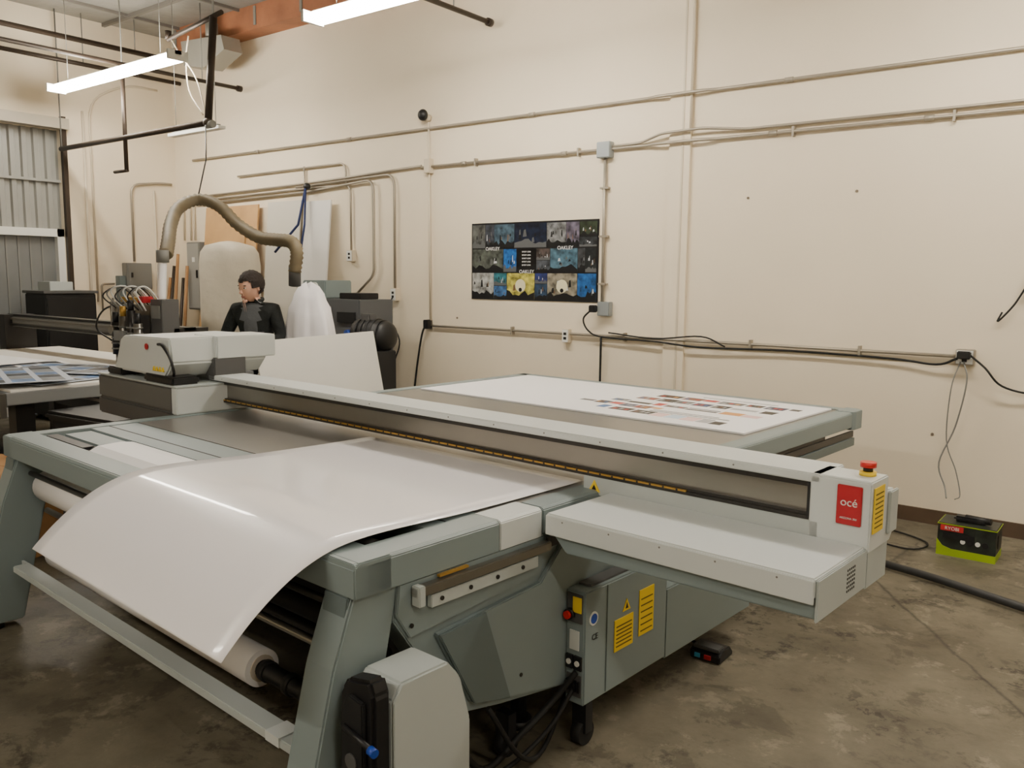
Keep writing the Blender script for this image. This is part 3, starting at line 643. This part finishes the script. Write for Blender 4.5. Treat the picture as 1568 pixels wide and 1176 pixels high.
def lathe(b,c,prof,m,seg=28):
    rings=[]
    for r,z in prof: rings.append([b.bm.verts.new((c[0]+r*math.cos(2*math.pi*k/seg)*(1+.02*math.sin(9*z)),c[1]+r*math.sin(2*math.pi*k/seg),z)) for k in range(seg)])
    i=b.mi(m)
    for A,Bq in zip(rings,rings[1:]):
        for k in range(seg):
            f=b.bm.faces.new((A[k],A[(k+1)%seg],Bq[(k+1)%seg],Bq[k])); f.material_index=i; f.smooth=True
    for rg in(rings[0][::-1],rings[-1]): f=b.bm.faces.new(rg); f.material_index=i
b=B()
lathe(b,(cx,cy),[(.30,.95),(.315,1.2),(.31,1.5),(.315,1.75),(.30,1.88),(.25,1.95),(.10,1.99),(.03,2.0)],CLOTH)
lathe(b,(cx,cy),[(.32,.86),(.34,.88),(.34,.95),(.31,.96)],MIDGREY)
lathe(b,(cx,cy),[(.27,.05),(.3,.3),(.3,.86)],mat("plastic_bag",(190,190,190),.3))
for k in range(3):
    a=k*2.1; b.cyl((cx+.34*math.cos(a),cy+.34*math.sin(a),0),(cx+.34*math.cos(a),cy+.34*math.sin(a),.9),.02,DKSTEEL)
b.make("dust_collector")
PLY=mat("plywood",(196,156,106),.7,var=.18,vs=3)
def lean(name,x0,x1,h,y_off,m,t=.02,top=.05):
    b=B()
    b.prism([(YB-top-y_off,0),(YB-top-y_off-t,0),(YB-top-t,h),(YB-top,h)],0,x0,x1,m,.001)
    return b.make(name)
lean("plywood_sheet",-9.62,-8.55,2.47,.25,PLY); lean("plywood_sheet",-9.50,-8.75,2.2,.36,PLY,top=.09)
lean("foam_board",-8.35,-7.75,2.48,.22,mat("foam_white",(205,200,188),.6),top=.06); lean("foam_board",-7.70,-7.25,2.46,.25,mat("foam_white2",(226,224,220),.6),top=.06)
b=B(); WD=mat("lumber",(150,110,70),.7)
for i in range(5): b.cyl((-10.15+i*.08,YB-.5+.03*i,0),(-10.25+i*.1,YB-.22,1.6+.15*(i%3)),.02,DKPIPE if i%2 else WD,8)
b.make("pipe_stock")
b=B(); b.tube([(-7.62,YB-.12,2.6),(-7.66,YB-.2,2.2),(-7.95,YB-.3,1.9)],.014,mat("navy_strap",(30,44,90),.7),6); b.tube([(-7.62,YB-.12,2.6),(-7.55,YB-.2,2.2),(-7.5,YB-.3,1.9)],.012,MATS["navy_strap"],6); b.sphere((-7.62,YB-.1,2.62),.04,BLACKM); b.make("ratchet_strap")
b=B(); CG=mat("cabinet_grey",(86,88,90),.5)
b.box(-7.0,-6.1,5.50,5.95,.0,1.42,CG,.01); b.box(-6.95,-6.5,5.48,5.50,.9,1.35,MIDGREY,.003); b.box(-6.4,-6.15,5.48,5.50,1.2,1.3,CHAR); b.cyl((-6.25,5.5,1.1),(-6.25,5.46,1.1),.03,BLUE); b.box(-7.0,-6.65,5.55,5.9,1.42,1.60,GG,.01); b.box(-6.5,-6.2,5.6,5.85,1.42,1.48,BLACKM,.006)
b.cyl((-6.8,5.55,1.53),(-6.8,5.53,1.53),.05,WHITEP)
for k in range(3): b.cyl((-6.9+k*.08,5.49,1.25),(-6.9+k*.08,5.46,1.25),.015,REDB if k==1 else BLACKM)
b.tube(crom([(-7.0,5.5,1.4),(-7.05,5.44,1.2),(-6.95,5.44,1.0),(-6.9,5.48,.9)]),.008,RED,6)
b.make("control_cabinet")
b=B(); b.cyl((-5.95,5.36,1.1),(-5.68,5.42,1.1),.15,BLACKM,24); b.sphere((-5.66,5.42,1.1),.14,BLACKM,(.5,1,1)); b.box(-6.0,-5.6,5.25,5.5,.0,.97,CHAR,.01); b.box(-5.9,-5.78,5.33,5.43,1.22,1.3,DKGREY,.01)
for k in range(4): b.cyl((-5.92+k*.055,5.37+k*.012,1.1),(-5.90+k*.055,5.375+k*.012,1.1),.16,CHAR,24)
b.make("blower_motor")
# cloth covered machine
b=B(); seg=56; WCL=mat("white_cloth",(240,237,240),.85)
cxx,cyy=-6.02,4.84; rings=[]
for j in range(22):
    t=j/21; z=1.585-t*1.3
    r=[.02,.10,.145,.165][j] if j<4 else .165+.17*((j-3)/18)**.55
    ring=[]
    for k in range(seg):
        a=2*math.pi*k/seg
        sq=1/((abs(math.cos(a))**3.2+abs(math.sin(a))**3.2)**(1/3.2))
        fold=min(1,t*1.6)
        q=r*sq*(1+.09*fold*math.sin(7*a+1.3)+.05*fold*math.sin(15*a+2*t)+.03*math.sin(3*a+9*t))
        ring.append(b.bm.verts.new((cxx+.03*t+q*math.cos(a+.5)*1.05,cyy+q*math.sin(a+.5)*.7,z+(.03*math.sin(2*a+1) if j<5 else 0)-(.02 if j==0 else 0))))
    rings.append(ring)
for A,Bq in zip(rings,rings[1:]):
    for k in range(seg):
        f=b.bm.faces.new((A[k],A[(k+1)%seg],Bq[(k+1)%seg],Bq[k])); f.material_index=b.mi(WCL); f.smooth=True
f=b.bm.faces.new(rings[0]); f.material_index=0
b.box(cxx-.18,cxx+.18,cyy-.12,cyy+.12,0,.8,CHAR)
b.make("cloth_covered_machine")
b=B()
A=Vector((-5.2,3.68,1.17)); C2=Vector((-5.48,5.10,1.17)); off=Vector((.24,.04,-1.17)); t=Vector((-.015,0,0))
vs=[A,C2,C2+off,A+off]; n=[v+t for v in vs]
WB=mat("white_panel",(228,227,222),.5,var=.03,vs=2)
b.poly(vs,WB); b.poly(n[::-1],WB)
for i in range(4): b.poly([vs[i],n[i],n[(i+1)%4],vs[(i+1)%4]],WB)
b.tube([(-5.46,4.0,0),(-5.27,3.98,1.05)],.02,WD,8); b.tube([(-5.62,4.75,0),(-5.42,4.75,1.05)],.02,WD,8)
b.make("white_display_board")
b=B(); b.box(-6.55,-6.31,3.98,4.14,0.875,1.12,DKGREY,.01); b.box(-6.53,-6.33,3.97,4.15,1.12,1.135,BLACKM,.004); b.cyl((-6.36,4.0,1.135),(-6.36,4.0,1.15),.018,mat("green_led",(60,255,140),.4,emit=(60,255,150),es=12)); b.make("router_control_box",R)

# ---------------------------------------------------------------- man
SKIN=mat("skin",(216,168,144),.55); JACK=mat("dark_jacket",(26,30,30),.85,bump=.9,bs=14); TEE=mat("grey_tshirt",(92,94,98),.85,bump=.6,bs=14); JEAN=mat("dark_jeans",(34,38,50),.85); HAIR=mat("dark_hair",(36,24,18),.7,bump=.8,bs=60); SHOE=mat("black_shoes",(20,20,20),.5)
man=empty("man",(-6.36,4.54,0),math.radians(26))
def skin_mesh(verts,edges,radii,root=0,sub=2):
    me=bpy.data.meshes.new("tmp"); me.from_pydata(verts,edges,[]); me.update()
    o=bpy.data.objects.new("tmp",me); COL.objects.link(o)
    o.modifiers.new("sk",'SKIN'); ss=o.modifiers.new("su",'SUBSURF'); ss.levels=sub; ss.render_levels=sub
    for i,r in enumerate(radii):
        v=me.skin_vertices[0].data[i]; v.radius=r if isinstance(r,tuple) else (r,r); v.use_root=(i==root)
    bpy.context.view_layer.update()
    dg=bpy.context.evaluated_depsgraph_get(); ev=o.evaluated_get(dg); nm=bpy.data.meshes.new_from_object(ev)
    bpy.data.objects.remove(o,do_unlink=True); return nm
V=[(0,0,.93),(0,.0,1.05),(0,-.02,1.2),(0,-.035,1.31),(0,-.04,1.40),(0,-.07,1.49),
 (-.11,0,.86),(-.12,-.03,.5),(-.12,.02,.10),(-.13,-.15,.05),
 (.11,0,.86),(.12,-.03,.5),(.12,.02,.10),(.13,-.15,.05),
 (-.18,-.03,1.34),(-.28,-.07,1.10),(-.30,-.29,1.08),(-.29,-.34,1.09),
 (.18,-.03,1.34),(.25,-.04,1.10),(.16,-.24,1.06),(.13,-.28,1.07)]
E=[(0,1),(1,2),(2,3),(3,4),(4,5),(0,6),(6,7),(7,8),(8,9),(0,10),(10,11),(11,12),(12,13),(3,14),(14,15),(15,16),(16,17),(3,18),(18,19),(19,20),(20,21)]
Rr=[(.155,.115),(.15,.11),(.165,.12),(.145,.11),(.07,.07),(.054,.056),(.09,.09),.065,.048,.042,(.09,.09),.065,.048,.042,(.07,.075),.055,.042,.036,(.07,.075),.055,.042,.036]
nm=skin_mesh(V,E,Rr)
for m in(JACK,TEE,JEAN,SHOE,SKIN): nm.materials.append(m)
for f in nm.polygons:
    c=f.center; f.use_smooth=True
    if c.z<.12: k=3
    elif c.z<.92: k=2
    elif c.z>1.435: k=4
    elif c.y<-.32 and c.x<0: k=4
    elif c.y<-.255 and c.x>.05 and c.z<1.12: k=4
    elif abs(c.x)<.088 and c.y<-.05 and c.z>.98: k=1
    else: k=0
    f.material_index=k
o=bpy.data.objects.new("body",nm); COL.objects.link(o); o.parent=man
def hand(px,py,pz,side,name):
    b=B(); 
    b.sphere((px,py-.045,pz-.003),.045,SKIN,(.85,1.05,.42))
    for k in range(4):
        x=px+(-.028+.019*k); L=[.066,.075,.07,.056][k]
        b.tube(crom([(x,py-.07,pz),(x,py-.07-L*.45,pz-.004),(x,py-.07-L*.8,pz-.022),(x,py-.07-L*.9,pz-.042)],3),[.010]*7+[.0085]*2+[.006],SKIN,8)
    b.tube(crom([(px+side*.025,py-.02,pz-.005),(px+side*.05,py-.05,pz-.012),(px+side*.052,py-.085,pz-.022)],3),[.013,.013,.012,.011,.010,.009,.007],SKIN,8)
    return b.make(name,man)
hand(-.29,-.34,1.09,1,"hand_right"); hand(.13,-.28,1.07,-1,"hand_left")
hd=empty("head",(0,-.085,1.535)); hd.parent=man; hd.rotation_euler=(math.radians(10),0,math.radians(-22)); hd.scale=(1.1,1.1,1.1)
b=B(); vs=b.sphere((0,-.01,0.01),.1,SKIN,(.76,.95,1.18),32,24)
for v in vs:
    z=v.co.z
    if z<0:
        t=min(1,-z/.11); v.co.x*=1-.22*t; 
        if v.co.y>0: v.co.y*=1-.35*t
b.prism([(-.100,.022),(-.100,.01),(-.124,-.018),(-.118,-.028),(-.098,-.028)],0,-.011,.011,SKIN,.004)
b.sphere((0,-.108,-.022),.014,SKIN,(1.25,.9,.7))
LIP=mat("lips",(160,92,84),.5); b.sphere((0,-.096,-.052),.012,LIP,(2.0,.6,.4)); b.sphere((0,-.094,-.060),.012,LIP,(1.7,.6,.45))
EW=mat("eye_white",(225,222,215),.3)
for s in(-1,1):
    b.sphere((s*.03,-.088,.015),.011,EW,(1.2,.7,.7)); b.sphere((s*.03,-.095,.015),.0055,BLACKM)
    b.sphere((s*.031,-.091,.034),.012,HAIR,(1.7,.6,.3)); b.sphere((s*.077,.005,.005),.022,SKIN,(.35,.7,1.25))
b.sphere((0,-.083,-.09),.02,SKIN,(1.2,.8,.7))
b.make("face",hd)
b=B(); vs=b.sphere((0,.006,.032),.106,HAIR,(.86,1.03,1.02),40,28)
dl=[]
for v in vs:
    n=math.sin(v.co.x*190)*math.cos(v.co.y*170)*.003+math.sin(v.co.z*230+v.co.x*90)*.002
    v.co+=v.co.normalized()*n
    if (v.co.y<-.06 and v.co.z<.055) or (v.co.z<0.0 and v.co.y<.0) or v.co.z<-.055: dl.append(v)
bmesh.ops.delete(b.bm,geom=dl,context='VERTS')
b.make("hair",hd)
b=B(); b.tube([(.066*math.cos(a)*1.15,.066*math.sin(a)-.05,1.43+.012*math.sin(a)) for a in [math.radians(-60+i*30) for i in range(11)]],.017,JACK,8); b.make("collar",man)

# ---------------------------------------------------------------- world + camera
w=bpy.data.worlds.new("w"); S.world=w; w.use_nodes=True; w.node_tree.nodes["Background"].inputs[0].default_value=(.8,.85,1,1); w.node_tree.nodes["Background"].inputs[1].default_value=.15
H=1.65; p_=math.radians(7.2); yaw=math.radians(127.7); roll=.01
Fh=Vector((math.cos(yaw),math.sin(yaw),0)); Rw=Vector((math.sin(yaw),-math.cos(yaw),0)); Zv=Vector((0,0,1))
F=Fh*math.cos(p_)-Zv*math.sin(p_); Uw=Fh*math.sin(p_)+Zv*math.cos(p_)
Rc=(Rw+Uw*roll).normalized(); Uc=(Uw-Rw*roll).normalized()
cd=bpy.data.cameras.new("camera"); cd.sensor_width=36; cd.lens=1321/1600*36; cd.clip_start=.05
cam=bpy.data.objects.new("camera",cd); COL.objects.link(cam)
cam.matrix_world=Matrix(((Rc.x,Uc.x,-F.x,0),(Rc.y,Uc.y,-F.y,0),(Rc.z,Uc.z,-F.z,H),(0,0,0,1)))
S.camera=cam
